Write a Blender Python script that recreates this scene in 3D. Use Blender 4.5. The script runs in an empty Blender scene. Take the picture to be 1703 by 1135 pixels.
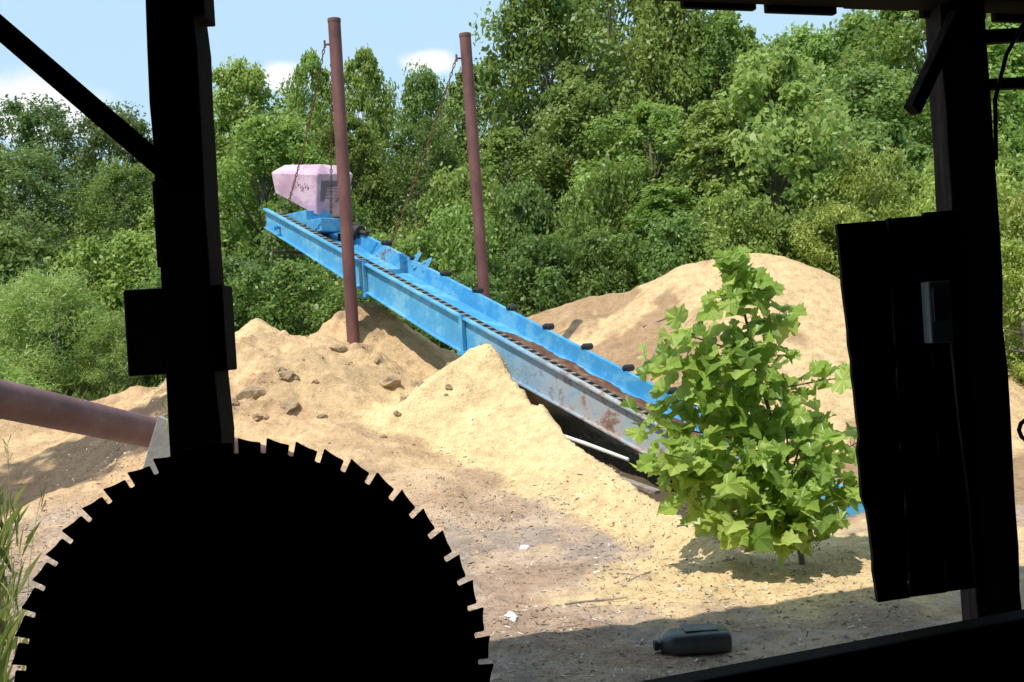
import bpy, bmesh, math, random
import numpy as np
from mathutils import Vector, Matrix
random.seed(4)
R = np.random.RandomState(7)
scene = bpy.context.scene
COL = scene.collection

# ------------------------------------------------------------------ helpers
def link(o, parent=None, label=None, cat=None, kind=None, group=None):
    COL.objects.link(o)
    if parent is not None: o.parent = parent
    if label: o["label"] = label
    if cat: o["category"] = cat
    if kind: o["kind"] = kind
    if group: o["group"] = group
    return o

def empty(name, loc=(0,0,0), **k):
    e = bpy.data.objects.new(name, None)
    e.location = loc
    e.empty_display_size = 0.2
    return link(e, **k)

def mesh_from(name, verts, faces, mat=None, smooth=False):
    me = bpy.data.meshes.new(name)
    me.from_pydata([tuple(v) for v in verts], [], [tuple(f) for f in faces])
    if mat: me.materials.append(mat)
    if smooth: me.polygons.foreach_set("use_smooth", [True]*len(me.polygons))
    me.update()
    return me

class MB:
    """small mesh builder"""
    def __init__(s): s.v=[]; s.f=[]
    def add(s, v, f):
        o=len(s.v); s.v+= [tuple(a) for a in v]; s.f+=[tuple(i+o for i in a) for a in f]
    def box(s, c, size, rot=None, taper=1.0):
        x,y,z=[a/2 for a in size]
        vs=[Vector((sx*x*(taper if sz>0 else 1),sy*y*(taper if sz>0 else 1),sz*z)) for sz in(-1,1) for sy in(-1,1) for sx in(-1,1)]
        if rot is not None: vs=[rot@v for v in vs]
        vs=[v+Vector(c) for v in vs]
        s.add(vs,[(0,2,3,1),(4,5,7,6),(0,1,5,4),(1,3,7,5),(3,2,6,7),(2,0,4,6)])
    def beam(s, a, b, w, h, up=(0,0,1)):
        a=Vector(a); b=Vector(b); d=(b-a); L=d.length; d.normalize()
        u=Vector(up); sx=d.cross(u)
        if sx.length<1e-4: sx=d.cross(Vector((0,1,0)))
        sx.normalize(); uz=sx.cross(d)
        m=Matrix((sx,d,uz)).transposed()
        s.box((a+b)/2,(w,L,h),m)
    def tube(s, pts, rad, n=8, cap=True):
        pts=[Vector(p) for p in pts]
        if not hasattr(rad,'__len__'): rad=[rad]*len(pts)
        prev=None
        base=len(s.v)
        for i,p in enumerate(pts):
            if i==0: d=pts[1]-pts[0]
            elif i==len(pts)-1: d=pts[-1]-pts[-2]
            else: d=pts[i+1]-pts[i-1]
            if d.length<1e-9: d=Vector((0,0,1))
            d.normalize()
            if prev is None:
                a=d.cross(Vector((0.31,0.2,0.93)))
                if a.length<.05: a=d.cross(Vector((1,0,0)))
            else: a=prev-d*prev.dot(d)
            a.normalize(); prev=a; b=d.cross(a)
            for k in range(n):
                t=2*math.pi*k/n
                s.v.append(tuple(p+(a*math.cos(t)+b*math.sin(t))*rad[i]))
        for i in range(len(pts)-1):
            for k in range(n):
                k2=(k+1)%n
                s.f.append((base+i*n+k,base+i*n+k2,base+(i+1)*n+k2,base+(i+1)*n+k))
        if cap:
            s.f.append(tuple(base+k for k in range(n))[::-1])
            s.f.append(tuple(base+(len(pts)-1)*n+k for k in range(n)))
    def obj(s, name, mat, bevel=0, smooth=False, **k):
        me=mesh_from(name,s.v,s.f,mat,smooth)
        o=bpy.data.objects.new(name,me)
        if bevel:
            m=o.modifiers.new("Bevel",'BEVEL'); m.width=bevel; m.segments=2; m.limit_method='ANGLE'
        if smooth:
            m=o.modifiers.new("es",'EDGE_SPLIT'); m.split_angle=math.radians(40)
        return link(o,**k)

# ------------------------------------------------------------------ numpy noise
def _hash(ix,iy,seed):
    n=(ix.astype(np.int64)*374761393+iy.astype(np.int64)*668265263+seed*974711)&0x7fffffff
    n=((n^(n>>13))*1274126177)&0x7fffffff
    n=(n^(n>>16))&0xffff
    return n/65535.0
def vnoise(x,y,seed=0):
    ix=np.floor(x); iy=np.floor(y); fx=x-ix; fy=y-iy
    fx=fx*fx*(3-2*fx); fy=fy*fy*(3-2*fy)
    a=_hash(ix,iy,seed); b=_hash(ix+1,iy,seed); c=_hash(ix,iy+1,seed); d=_hash(ix+1,iy+1,seed)
    return (a*(1-fx)+b*fx)*(1-fy)+(c*(1-fx)+d*fx)*fy
def fbm(x,y,sc,seed=0,oct=4,g=.5):
    t=0;a=1;n=0
    for i in range(oct):
        t=t+a*(vnoise(x*sc+i*17.3,y*sc-i*9.1,seed+i)-.5); n+=a; a*=g; sc=sc*2.03
    return t/n*2     # -1..1
def sstep(t):
    t=np.clip(t,0,1); return t*t*(3-2*t)

# ------------------------------------------------------------------ materials
def nmat(name):
    m=bpy.data.materials.new(name); m.use_nodes=True
    nt=m.node_tree; p=nt.nodes["Principled BSDF"]
    return m,nt,p
def ramp(nt,stops):
    r=nt.nodes.new("ShaderNodeValToRGB"); e=r.color_ramp.elements
    while len(e)<len(stops): e.new(0.5)
    for i,(p,c) in enumerate(stops):
        e[i].position=p; e[i].color=(*c,1)
    return r
def noise(nt,scale,detail=5,rough=.6,vec=None):
    n=nt.nodes.new("ShaderNodeTexNoise"); n.inputs["Scale"].default_value=scale
    n.inputs["Detail"].default_value=detail; n.inputs["Roughness"].default_value=rough
    if vec: nt.links.new(vec,n.inputs["Vector"])
    return n
def surf(name,stops,scale=6,rough=.7,metal=0,bump=.2,bscale=None,stretch=None,spec=.5):
    m,nt,p=nmat(name)
    tc=nt.nodes.new("ShaderNodeTexCoord"); vec=tc.outputs["Object"]
    if stretch:
        mp=nt.nodes.new("ShaderNodeMapping"); mp.inputs["Scale"].default_value=stretch
        nt.links.new(vec,mp.inputs["Vector"]); vec=mp.outputs["Vector"]
    n=noise(nt,scale,7,.65,vec); r=ramp(nt,stops)
    nt.links.new(n.outputs["Fac"],r.inputs["Fac"]); nt.links.new(r.outputs["Color"],p.inputs["Base Color"])
    p.inputs["Roughness"].default_value=rough; p.inputs["Metallic"].default_value=metal
    p.inputs["Specular IOR Level"].default_value=spec
    if bump:
        n2=noise(nt,bscale or scale*5,5,.6,vec); b=nt.nodes.new("ShaderNodeBump")
        b.inputs["Strength"].default_value=bump; b.inputs["Distance"].default_value=.02
        nt.links.new(n2.outputs["Fac"],b.inputs["Height"]); nt.links.new(b.outputs["Normal"],p.inputs["Normal"])
    return m
M_dark=surf("shade_black_timber",[(.3,(.010,.007,.006)),(.55,(.024,.017,.014)),(.75,(.055,.04,.03))],8,.9,0,.5,stretch=(6,6,.6),spec=.12)  # near-black tones put the shed's interior shade into the timber colour
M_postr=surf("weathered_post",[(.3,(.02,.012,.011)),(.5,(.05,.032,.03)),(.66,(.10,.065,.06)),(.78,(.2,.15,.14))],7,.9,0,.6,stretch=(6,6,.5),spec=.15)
M_darkboard=surf("shade_black_board",[(.3,(.010,.008,.008)),(.7,(.035,.028,.024))],6,.9,0,.5,stretch=(8,8,.5),spec=.15)  # interior shade carried by the near-black board colour
M_box=surf("pale_electric_box",[(.3,(.68,.69,.70)),(.7,(.8,.8,.81))],14,.5,.0,.05)
M_steelblack=surf("shade_black_saw_steel",[(.3,(.003,.003,.003)),(.7,(.008,.007,.007))],5,.9,.0,.1,spec=.05)  # unlit silhouette of the saw put into its base colour
M_rust=surf("rusty_pole_paint",[(.3,(.085,.032,.030)),(.5,(.15,.056,.050)),(.66,(.20,.082,.072)),(.78,(.30,.15,.12))],5,.65,0,.25,stretch=(1,1,.35))
M_pipe=surf("reddish_rust_pipe",[(.3,(.12,.050,.050)),(.55,(.19,.092,.092)),(.75,(.27,.15,.145))],4,.6,0,.15)
M_black=surf("black_rubber",[(.3,(.012,.012,.013)),(.7,(.035,.033,.032))],10,.6)
M_chain=surf("rusty_chain",[(.3,(.09,.045,.025)),(.7,(.24,.13,.07))],20,.8,.2)
M_drkmetal=surf("greasy_metal",[(.3,(.02,.018,.016)),(.7,(.06,.05,.04))],12,.6,.3)
M_bark=surf("tree_bark",[(.3,(.08,.065,.05)),(.7,(.22,.19,.155))],8,.9,0,.5,stretch=(3,3,.5))
M_twig=surf("sapling_bark",[(.3,(.10,.10,.05)),(.7,(.22,.20,.12))],20,.8)
M_clod=surf("weathered_clod",[(.3,(.22,.15,.09)),(.7,(.46,.34,.21))],9,.95,0,.6,spec=.1)
M_stick=surf("dry_stick",[(.3,(.14,.10,.075)),(.7,(.36,.30,.24))],14,.9)
M_white=surf("bleached_timber",[(.3,(.5,.47,.42)),(.7,(.72,.7,.64))],9,.8)
M_plate=surf("grey_steel_plate",[(.3,(.28,.27,.26)),(.7,(.44,.42,.40))],6,.6)
M_jug=surf("smoky_plastic",[(.3,(.045,.05,.052)),(.7,(.09,.095,.10))],6,.32,0,.05)
M_cap=surf("black_cap",[(.3,(.02,.02,.02)),(.7,(.04,.04,.04))],6,.4)
M_bag=surf("white_plastic_bag",[(.3,(.65,.66,.68)),(.7,(.82,.82,.83))],12,.4)
M_sawload=surf("damp_sawdust",[(.3,(.08,.04,.03)),(.55,(.16,.085,.055)),(.7,(.30,.19,.12))],9,.95,0,.5,spec=.1)
M_vent=surf("grey_vent",[(.3,(.12,.10,.12)),(.7,(.24,.20,.22))],18,.6)

def paint(name,base,worn,rust,wl=.55,rl=.66):
    m,nt,p=nmat(name)
    tc=nt.nodes.new("ShaderNodeTexCoord")
    n=noise(nt,3.2,9,.72,tc.outputs["Object"])
    r=ramp(nt,[(0.30,tuple(c*.8 for c in base)),(wl-.05,base),(wl+.03,worn),(rl,worn),(rl+.03,rust)])
    nt.links.new(n.outputs["Fac"],r.inputs["Fac"]); nt.links.new(r.outputs["Color"],p.inputs["Base Color"])
    p.inputs["Roughness"].default_value=.5
    n2=noise(nt,30,4,.6,tc.outputs["Object"]); b=nt.nodes.new("ShaderNodeBump"); b.inputs["Strength"].default_value=.12
    b.inputs["Distance"].default_value=.01
    nt.links.new(n2.outputs["Fac"],b.inputs["Height"]); nt.links.new(b.outputs["Normal"],p.inputs["Normal"])
    return m,nt,p,r,n
M_blue=paint("sky_blue_paint",(.055,.30,.56),(.13,.39,.58),(.18,.12,.10),.53,.61)[0]
M_bluew,nt,p,r,n=paint("blue_paint_chalking",(.075,.33,.58),(.16,.42,.60),(.2,.13,.10),.53,.62)
tc=nt.nodes.new("ShaderNodeTexCoord"); sep=nt.nodes.new("ShaderNodeSeparateXYZ")
nt.links.new(tc.outputs["Object"],sep.inputs[0])
mr=nt.nodes.new("ShaderNodeMapRange"); mr.inputs[1].default_value=-.45; mr.inputs[2].default_value=.7
nt.links.new(sep.outputs["X"],mr.inputs[0])
mr3=nt.nodes.new("ShaderNodeMapRange"); mr3.inputs[1].default_value=1.6; mr3.inputs[2].default_value=2.2
mr3.inputs[3].default_value=1; mr3.inputs[4].default_value=0
nt.links.new(sep.outputs["X"],mr3.inputs[0])
mu=nt.nodes.new("ShaderNodeMath"); mu.operation='MULTIPLY'
nt.links.new(mr.outputs[0],mu.inputs[0]); nt.links.new(mr3.outputs[0],mu.inputs[1])
n3=noise(nt,5,8,.75,tc.outputs["Object"]); r3_=ramp(nt,[(.34,(.18,.32,.40)),(.45,(.36,.40,.42)),(.52,(.42,.39,.37)),(.58,(.28,.18,.14)),(.68,(.18,.09,.065))])
nt.links.new(n3.outputs["Fac"],r3_.inputs["Fac"])
mx=nt.nodes.new("ShaderNodeMix"); mx.data_type='RGBA'
nt.links.new(mu.outputs[0],mx.inputs[0]); nt.links.new(r.outputs["Color"],mx.inputs[6]); nt.links.new(r3_.outputs["Color"],mx.inputs[7])
nt.links.new(mx.outputs[2],p.inputs["Base Color"])
M_pink=paint("faded_pink_paint",(.50,.30,.40),(.60,.42,.50),(.28,.12,.14),.52,.66)[0]

def leafmat(name,dark,mid,light,trans=.35,rough=.45,hue=.02,gain=1.0):
    m,nt,p=nmat(name)
    a=nt.nodes.new("ShaderNodeAttribute"); a.attribute_name="tone"
    r=ramp(nt,[(0,tuple(c*gain for c in dark)),(.5,tuple(c*gain for c in mid)),(1,tuple(c*gain for c in light))])
    nt.links.new(a.outputs["Fac"],r.inputs["Fac"])
    oi=nt.nodes.new("ShaderNodeObjectInfo"); hs=nt.nodes.new("ShaderNodeHueSaturation")
    m1=nt.nodes.new("ShaderNodeMapRange"); m1.inputs[3].default_value=.495-hue; m1.inputs[4].default_value=.495+hue*.4
    nt.links.new(oi.outputs["Random"],m1.inputs[0]); nt.links.new(m1.outputs[0],hs.inputs["Hue"])
    wn=nt.nodes.new("ShaderNodeTexWhiteNoise"); wn.noise_dimensions='1D'; nt.links.new(oi.outputs["Random"],wn.inputs["W"])
    m2=nt.nodes.new("ShaderNodeMapRange"); m2.inputs[3].default_value=.8; m2.inputs[4].default_value=1.25
    nt.links.new(wn.outputs["Value"],m2.inputs[0]); nt.links.new(m2.outputs[0],hs.inputs["Value"])
    nt.links.new(r.outputs["Color"],hs.inputs["Color"]); nt.links.new(hs.outputs["Color"],p.inputs["Base Color"])
    p.inputs["Roughness"].default_value=rough; p.inputs["Specular IOR Level"].default_value=.4
    t=nt.nodes.new("ShaderNodeBsdfTranslucent"); hs2=nt.nodes.new("ShaderNodeHueSaturation")
    hs2.inputs["Hue"].default_value=.48; hs2.inputs["Value"].default_value=1.5
    nt.links.new(hs.outputs["Color"],hs2.inputs["Color"]); nt.links.new(hs2.outputs["Color"],t.inputs["Color"])
    mix=nt.nodes.new("ShaderNodeMixShader"); mix.inputs[0].default_value=trans
    out=nt.nodes["Material Output"]
    nt.links.new(p.outputs[0],mix.inputs[1]); nt.links.new(t.outputs[0],mix.inputs[2]); nt.links.new(mix.outputs[0],out.inputs[0])
    return m
M_leaf=leafmat("broad_leaves",(.115,.20,.040),(.20,.32,.065),(.31,.43,.11),.42,gain=.88)
M_leafd=leafmat("dark_fine_leaves",(.080,.15,.035),(.145,.24,.055),(.225,.34,.09),.42,gain=.84)
M_leafl=leafmat("pale_leaves",(.16,.27,.065),(.26,.395,.10),(.37,.50,.16),.42,gain=.90)
M_leafy=leafmat("yellow_green_leaves",(.18,.26,.05),(.29,.40,.085),(.42,.50,.14),.42,gain=.90)
M_sap=leafmat("sycamore_leaves",(.16,.28,.045),(.30,.46,.08),(.46,.60,.16),.48,.36,.0)
M_grass=leafmat("grass_blades",(.13,.22,.045),(.24,.36,.08),(.42,.46,.20),.3,.6,.0)

# ------------------------------------------------------------------ terrain
def seg_h(x,y,P,slope):
    best=np.full(x.shape,-99.)
    if len(P)==1: P=P+[(P[0][0]+.01,P[0][1],P[0][2])]
    for a,b in zip(P[:-1],P[1:]):
        dx,dy=b[0]-a[0],b[1]-a[1]; L=dx*dx+dy*dy
        t=np.clip(((x-a[0])*dx+(y-a[1])*dy)/L,0,1)
        d=np.hypot(x-(a[0]+t*dx),y-(a[1]+t*dy))
        best=np.maximum(best,a[2]+t*(b[2]-a[2])-slope*(np.sqrt(d*d+.004)-.06))
    return best
def smax(a,b,k=.10):
    h=np.clip(.5+.5*(b-a)/k,0,1)
    return a*(1-h)+b*h+k*h*(1-h)
RB=[(-.235,12.0,1.66),(.02,11.6,1.26),(.44,10.5,.76),(1.0,8.9,.36),(1.3,7.9,.18),(1.72,7.1,.04)]
RB2=[(1.45,7.5,.12),(1.9,7.0,.05),(2.4,7.6,.12),(3.1,8.4,.06)]
BACK=[(-.2,16.6,1.85),(.9,16.6,2.16),(1.25,16.4,2.25),(1.75,16.4,2.3),(2.5,16.2,2.60),(3.3,16,2.72),(3.9,16,2.66),(4.7,15.8,2.2),(5.3,15.4,1.3)]
BA=[-20,4.0,4.6,4.94,6.02,7.54,8.47,9.4,12]; BD=[.15,.15,.2,.28,.76,1.5,1.99,2.3,3.2]
def parts(x,y):
    wx=x+.32*fbm(x,y,.9,3); wy=y+.32*fbm(x,y,.9,11)
    sx_=x+.14*fbm(x,y,.9,3); sy_=y+.14*fbm(x,y,.9,11)
    front=sstep((wy-6.9)/7.0)
    dl=((x-(-3.27))*(-.708)+(y-15.3)*(-.706))
    al=((x+3.27)*.706-(y-15.3)*.708)
    sB=dl-np.interp(al,BA,BD)+.09*fbm(x,y,2.2,15)
    Wn=.10+.44*sstep((sB+.5)/.6)+.46*sstep((sB-.2)/2.2)
    Wl=1-.50*sstep((-3.5-wx)/1.6)
    base=1.55*front*Wn*Wl
    far=sstep((y-15.0)/4.0)
    base=base*(1-far)+1.15*far
    fl=np.interp(al,[4.2,4.8,5.5,6.5,8.0,9.5],[1.25,.86,.44,.12,-.06,-.05])
    rz=np.interp(al,[4.48,4.94,6.02,7.54,8.47,9.4],[1.6,1.22,.72,.32,.14,.0])
    hol=np.maximum(fl,rz-1.5*np.maximum(-sB,0))
    mk=sstep((al-4.35)/.35)*sstep(-sB/.05)*sstep((dl+2.2)/.8)*sstep((9.0-al)/.8)
    r1=seg_h(wx,wy,[(-3.66,16.4,2.16)],.62)
    r2=seg_h(wx,wy,[(-2.3,14.4,1.95),(-1.83,14.25,2.25),(-1.35,13.9,1.75),(-1.0,13.5,1.35)],.70)
    r2=np.maximum(r2,seg_h(wx,wy,[(-3.3,13.2,1.72),(-2.9,13.3,1.86),(-2.2,13.35,1.86)],.5))
    r3=seg_h(x+.11*fbm(x,y,1.7,5),y+.11*fbm(x,y,1.7,6),RB,.62)
    r3b=seg_h(wx,wy,RB2,.22)
    r4=seg_h(sx_,sy_,BACK,.62)
    r5=seg_h(wx,wy,[(-7.5,13.6,.85),(-6.4,14.0,1.0),(-4.9,15,1.36)],.5)
    return base,r1,r2,r3,r3b,r4,r5,dl,sB,al,hol,mk
def H(x,y):
    x=np.asarray(x,float); y=np.asarray(y,float)
    base,r1,r2,r3,r3b,r4,r5,dl,sB,al,hol,mk=parts(x,y)
    h=base
    for r in (r1,r2,r5): h=smax(h,r,.12)
    h=smax(h,r3,.05)
    h=h*(1-mk)+hol*mk
    h=smax(h,r3b,.05)
    onb=sstep((r4-h+.1)/.2)
    h=smax(h,r4,.15)
    near=sstep((y-3.8)/1.5)*(1-sstep((y-24)/10))*(1-.5*onb)
    rid=(1-np.abs(fbm(x,y,1.1,91,3)))**2-.6
    amp=.55+.45*sstep((y-8.5)/3)
    h=h+near*amp*(.07*fbm(x,y,.8,21,5)+.045*rid+.055*fbm(x,y,3.1,31,4)+.026*fbm(x,y,9,41,3)+.010*fbm(x,y,24,43,2))
    st=np.clip((h-.75)*3,0,1)*sstep((-.7-x)/1)*sstep((15-y)/1)
    q_=2.6*(fbm(x,y,1.4,83,4)+.3); fq=np.floor(q_); 
    h=h+st*.085*(fq+sstep((q_-fq-.78)/.22))/2.0
    lum=np.clip(fbm(x,y,5.5,87,3)-.12,0,1)
    h=h+st*.16*lum
    h=h-.15*np.exp(-(((x+4.6)/1.2)**2+((y-11.0)/1.0)**2))
    far=sstep((y-40)/60)
    h=h+far*2.5*(1+.4*fbm(x,y,.02,77))
    return h
def Hs(x,y): return float(H(np.array([x]),np.array([y]))[0])

def axis(lo,hi,step,out,k):
    a=np.arange(lo,hi+1e-6,step); 
    l=[lo]; s=step
    while l[-1]>-out: s*=k; l.append(l[-1]-s)
    r=[hi]; s=step
    while r[-1]<out+20: s*=k; r.append(r[-1]+s)
    return np.concatenate([np.array(l[1:])[::-1],a,np.array(r[1:])])
gx=axis(-7.5,6.0,.035,400,1.16); gy=axis(4.5,17.5,.035,400,1.16)
X,Y=np.meshgrid(gx,gy); Z=H(X,Y)
nx,ny=len(gx),len(gy)
co=np.stack([X,Y,Z],-1).reshape(-1,3)
me=bpy.data.meshes.new("ground")
i=np.arange(nx*ny).reshape(ny,nx)
q=np.stack([i[:-1,:-1],i[:-1,1:],i[1:,1:],i[1:,:-1]],-1).reshape(-1,4)
me.vertices.add(len(co)); me.vertices.foreach_set("co",co.ravel())
me.loops.add(q.size); me.loops.foreach_set("vertex_index",q.ravel())
me.polygons.add(len(q)); me.polygons.foreach_set("loop_start",np.arange(0,q.size,4)); me.polygons.foreach_set("loop_total",np.full(len(q),4))
me.polygons.foreach_set("use_smooth",np.ones(len(q),bool))
me.update(calc_edges=True); me.validate()
def mixc(a,b,t): return a*(1-t[...,None])+b*t[...,None]
base,r1,r2,r3,r3b,r4,r5,dl,sB,al,hol,mk=parts(X,Y)
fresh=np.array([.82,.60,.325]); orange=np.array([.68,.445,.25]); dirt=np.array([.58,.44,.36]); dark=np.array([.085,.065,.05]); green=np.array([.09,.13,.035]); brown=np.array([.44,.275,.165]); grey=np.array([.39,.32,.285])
n1=fbm(X,Y,.7,51,5,.6); n2=fbm(X,Y,2.6,61,5,.6); n3=fbm(X,Y,1.3,71,5,.65); n4=fbm(X,Y,2.0,101,6,.7)
c=np.ones(X.shape+(3,))*orange
c=mixc(c,fresh,sstep((n1+.15)/.35)*.4)
t=sstep((10.6+1.2*n1-Y)/2.4)*.95
c=mixc(c,dirt,np.clip(t*(.75+.5*n3),0,1))
c=mixc(c,grey,t*sstep((n4-.02)/.22)*.7)
c=mixc(c,brown,sstep((n3-.06)/.22)*.5)
heap=np.clip((Z-1.0)*3,0,1)*sstep((-.6-X)/1)
c=mixc(c,brown*.85,heap*sstep((n4+.05)/.2)*.6)
b=sstep((r3-(Z-.20)+.16*n2)/.14)*sstep((sB+.05)/.08)
bb=sstep((r3b-(Z-.16)+.12*n2)/.12)
b=np.maximum(b,bb)
c=mixc(c,fresh*1.04,b*.97)
c=mixc(c,fresh,sstep((r2-Z+.12+.2*n3)/.15)*.4)
c=mixc(c,fresh,sstep((r1-Z+.1)/.1)*.8)
b4=sstep((r4-Z+.14)/.12)*(1-b)
c=mixc(c,mixc(np.ones_like(c)*(fresh*.45+orange*.55),brown*.85,sstep((n3+.25-.5*sstep((X-1.6)/1.2))/.35)*.8),b4)
c=mixc(c,dark,sstep(-sB/.12)*sstep((dl+1.3)/.5)*sstep((al-4.6)/.3)*sstep((8.7-al)/.5)*(1-b)*.92)  # dark trench soil, with the conveyor's underside shadow painted in
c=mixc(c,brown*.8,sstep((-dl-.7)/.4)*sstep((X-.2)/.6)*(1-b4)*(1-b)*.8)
c=mixc(c,dark*1.25,sstep((1.25-np.hypot((X+4.75)*.75,(Y-11.1)*1.0)+.9*n3)/.35)*.92)  # shadow band by the pipe, painted as a dark ground patch
g=sstep((Y-17.4+.8*n1)/.9)
g=np.maximum(g,sstep((-X-.43*Y-.75+.35*n3)/.3)*sstep((10.2-Y)/.8))
g=np.maximum(g,sstep((-X-5.2+.5*n1-(15-Y)*1.2)/.6)*sstep((Y-14.3)/.6))
g=np.maximum(g,sstep((X-6.3+.5*n1)/.8))
g=np.maximum(g,sstep((-X-9)/1.5))
c=mixc(c,green,g)
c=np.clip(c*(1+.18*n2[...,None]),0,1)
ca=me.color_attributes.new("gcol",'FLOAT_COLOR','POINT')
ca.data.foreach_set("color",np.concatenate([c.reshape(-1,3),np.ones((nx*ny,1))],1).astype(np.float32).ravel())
gm,nt,p=nmat("sawdust_ground")
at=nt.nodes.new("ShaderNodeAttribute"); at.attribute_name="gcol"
tc=nt.nodes.new("ShaderNodeTexCoord")
f1=noise(nt,70,4,.75,tc.outputs["Object"]); f2=noise(nt,9,6,.7,tc.outputs["Object"])
ra=ramp(nt,[(.30,(.38,.36,.36)),(.42,(.86,.86,.86)),(.6,(1.05,1.05,1.03)),(.75,(1.25,1.24,1.22))])
nt.links.new(f1.outputs["Fac"],ra.inputs["Fac"])
rb=ramp(nt,[(.3,(.70,.67,.65)),(.55,(1.02,1.02,1.02)),(.75,(1.12,1.12,1.10))])
nt.links.new(f2.outputs["Fac"],rb.inputs["Fac"])
m1=nt.nodes.new("ShaderNodeMix"); m1.data_type='RGBA'; m1.blend_type='MULTIPLY'; m1.inputs[0].default_value=1
m2=nt.nodes.new("ShaderNodeMix"); m2.data_type='RGBA'; m2.blend_type='MULTIPLY'; m2.inputs[0].default_value=1
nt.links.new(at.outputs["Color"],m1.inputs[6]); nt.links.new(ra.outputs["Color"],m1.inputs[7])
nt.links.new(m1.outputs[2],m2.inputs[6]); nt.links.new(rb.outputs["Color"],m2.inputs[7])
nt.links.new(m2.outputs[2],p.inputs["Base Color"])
p.inputs["Roughness"].default_value=.95; p.inputs["Specular IOR Level"].default_value=.1
bp=nt.nodes.new("ShaderNodeBump"); bp.inputs["Strength"].default_value=.9; bp.inputs["Distance"].default_value=.04
f3=noise(nt,30,6,.7,tc.outputs["Object"]); nt.links.new(f3.outputs["Fac"],bp.inputs["Height"]); nt.links.new(bp.outputs["Normal"],p.inputs["Normal"])
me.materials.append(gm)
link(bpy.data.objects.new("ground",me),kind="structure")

# ------------------------------------------------------------------ leaf clouds
def fast_quads(name,V,mat,tone,nv=4):
    n=len(V)//nv
    me=bpy.data.meshes.new(name)
    me.vertices.add(len(V)); me.vertices.foreach_set("co",V.astype(np.float32).ravel())
    me.loops.add(len(V)); me.loops.foreach_set("vertex_index",np.arange(len(V)))
    me.polygons.add(n); me.polygons.foreach_set("loop_start",np.arange(0,len(V),nv)); me.polygons.foreach_set("loop_total",np.full(n,nv))
    me.update(calc_edges=True)
    a=me.attributes.new("tone",'FLOAT','POINT'); a.data.foreach_set("value",np.repeat(tone,nv).astype(np.float32))
    me.materials.append(mat)
    return me
def unit(v): return v/np.maximum(np.linalg.norm(v,axis=-1,keepdims=True),1e-9)
def leafcloud(name,C,Rad,per,size,aspect,mat,rs,droop=.3):
    n=len(C)*per
    idx=np.repeat(np.arange(len(C)),per)
    d=unit(rs.normal(size=(n,3))); d[:,2]=d[:,2]*.8+.15
    rr=Rad[idx]*(.25+1.0*rs.rand(n)**.9)
    P=C[idx]+d*rr[:,None]*np.array([1,1,.88])
    nor=unit(d*.5+np.array([-.15,-.25,.45])+rs.normal(size=(n,3))*.6)
    t=unit(np.cross(nor,rs.normal(size=(n,3)))); t[:,2]-=droop; t=unit(t)
    b=unit(np.cross(nor,t))
    L=size*(.55+.8*rs.rand(n))[:,None]; W=L*aspect
    V=np.stack([P,P+t*L*.45+b*W*.5,P+t*L,P+t*L*.45-b*W*.5],1).reshape(-1,3)
    ct=rs.rand(len(C))
    tone=np.clip(.4*ct[idx]+.6*rs.rand(n),0,1)
    return fast_quads(name,V,mat,tone)

def make_tree(kind,h,rad,nclump,per,size,aspect,mat,seed,low=.12,peak=.45,cr=(.45,.85)):
    rs=np.random.RandomState(seed)
    tw=MB()
    bend=rs.normal(size=2)*.25
    nT=8; pts=[]; rr=[]
    for k in range(nT):
        t=k/(nT-1); pts.append((bend[0]*math.sin(t*2.4),bend[1]*math.sin(t*2.1),h*.94*t)); rr.append(.022*h*(1-t)**.8+.015)
    tw.tube(pts,rr,8)
    C=[];Rd=[]
    def env(t):
        if t<peak: return .55+.45*sstep(np.array((t-low)/(peak-low)))
        return max(.12,math.cos((t-peak)/(1-peak)*1.45))**.75
    for k in range(nclump):
        t=low+(1-low)*((k+.5)/nclump)**.9
        a=k*2.39996+rs.rand()*.8
        lob=1+.28*math.sin(3*a+seed)+.22*math.sin(7*t+seed*2+a)
        r=rad*env(t)*lob*(.40+.65*rs.rand()**.5)
        cx,cy=r*math.cos(a),r*math.sin(a)
        tz=h*t
        i0=min(nT-1,int(t*.8*(nT-1))); p0=Vector(pts[i0])
        cc=Vector((cx,cy,tz))
        if k%2==0:
            mid=(p0+cc)/2+Vector((0,0,-.15))
            rb=max(.012,rr[i0]*.4); tw.tube([p0,mid,cc],[rb,rb*.6,.008],5,False)
        C.append(cc); Rd.append((cr[0]+(cr[1]-cr[0])*rs.rand()**1.4)*(.65+.45*env(t)))
    me_t=mesh_from("trunk",tw.v,tw.f,M_bark,True)
    me_c=leafcloud("crown",np.array(C),np.array(Rd),per,size,aspect,mat,rs)
    return dict(trunk=me_t,crown=me_c,h=h+cr[0]*.5,r=rad*1.15)
V_={}
V_['a']=make_tree('a',9.,2.2,92,290,.155,.64,M_leaf,1,cr=(.28,.82))
V_['b']=make_tree('b',9.,1.9,86,290,.15,.68,M_leaf,2,peak=.6,cr=(.26,.78))
V_['c']=make_tree('c',9.,2.5,88,330,.14,.5,M_leafd,3,peak=.5,cr=(.35,.85))
V_['d']=make_tree('d',9.,1.3,64,250,.15,.65,M_leaf,5,peak=.55,cr=(.25,.6))
V_['l']=make_tree('l',6.,1.9,80,270,.155,.7,M_leafl,6,low=.05,peak=.35,cr=(.28,.6))
V_['s']=make_tree('s',3.2,1.7,50,310,.115,.6,M_leaf,8,low=.05,peak=.35,cr=(.3,.6))
V_['f']=make_tree('f',3.2,1.8,46,460,.14,.20,M_leafl,9,low=.05,peak=.35,cr=(.3,.65))
V_['v']=make_tree('v',3.2,1.7,48,340,.11,.7,M_leafd,10,low=.03,peak=.3,cr=(.3,.6))
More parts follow.
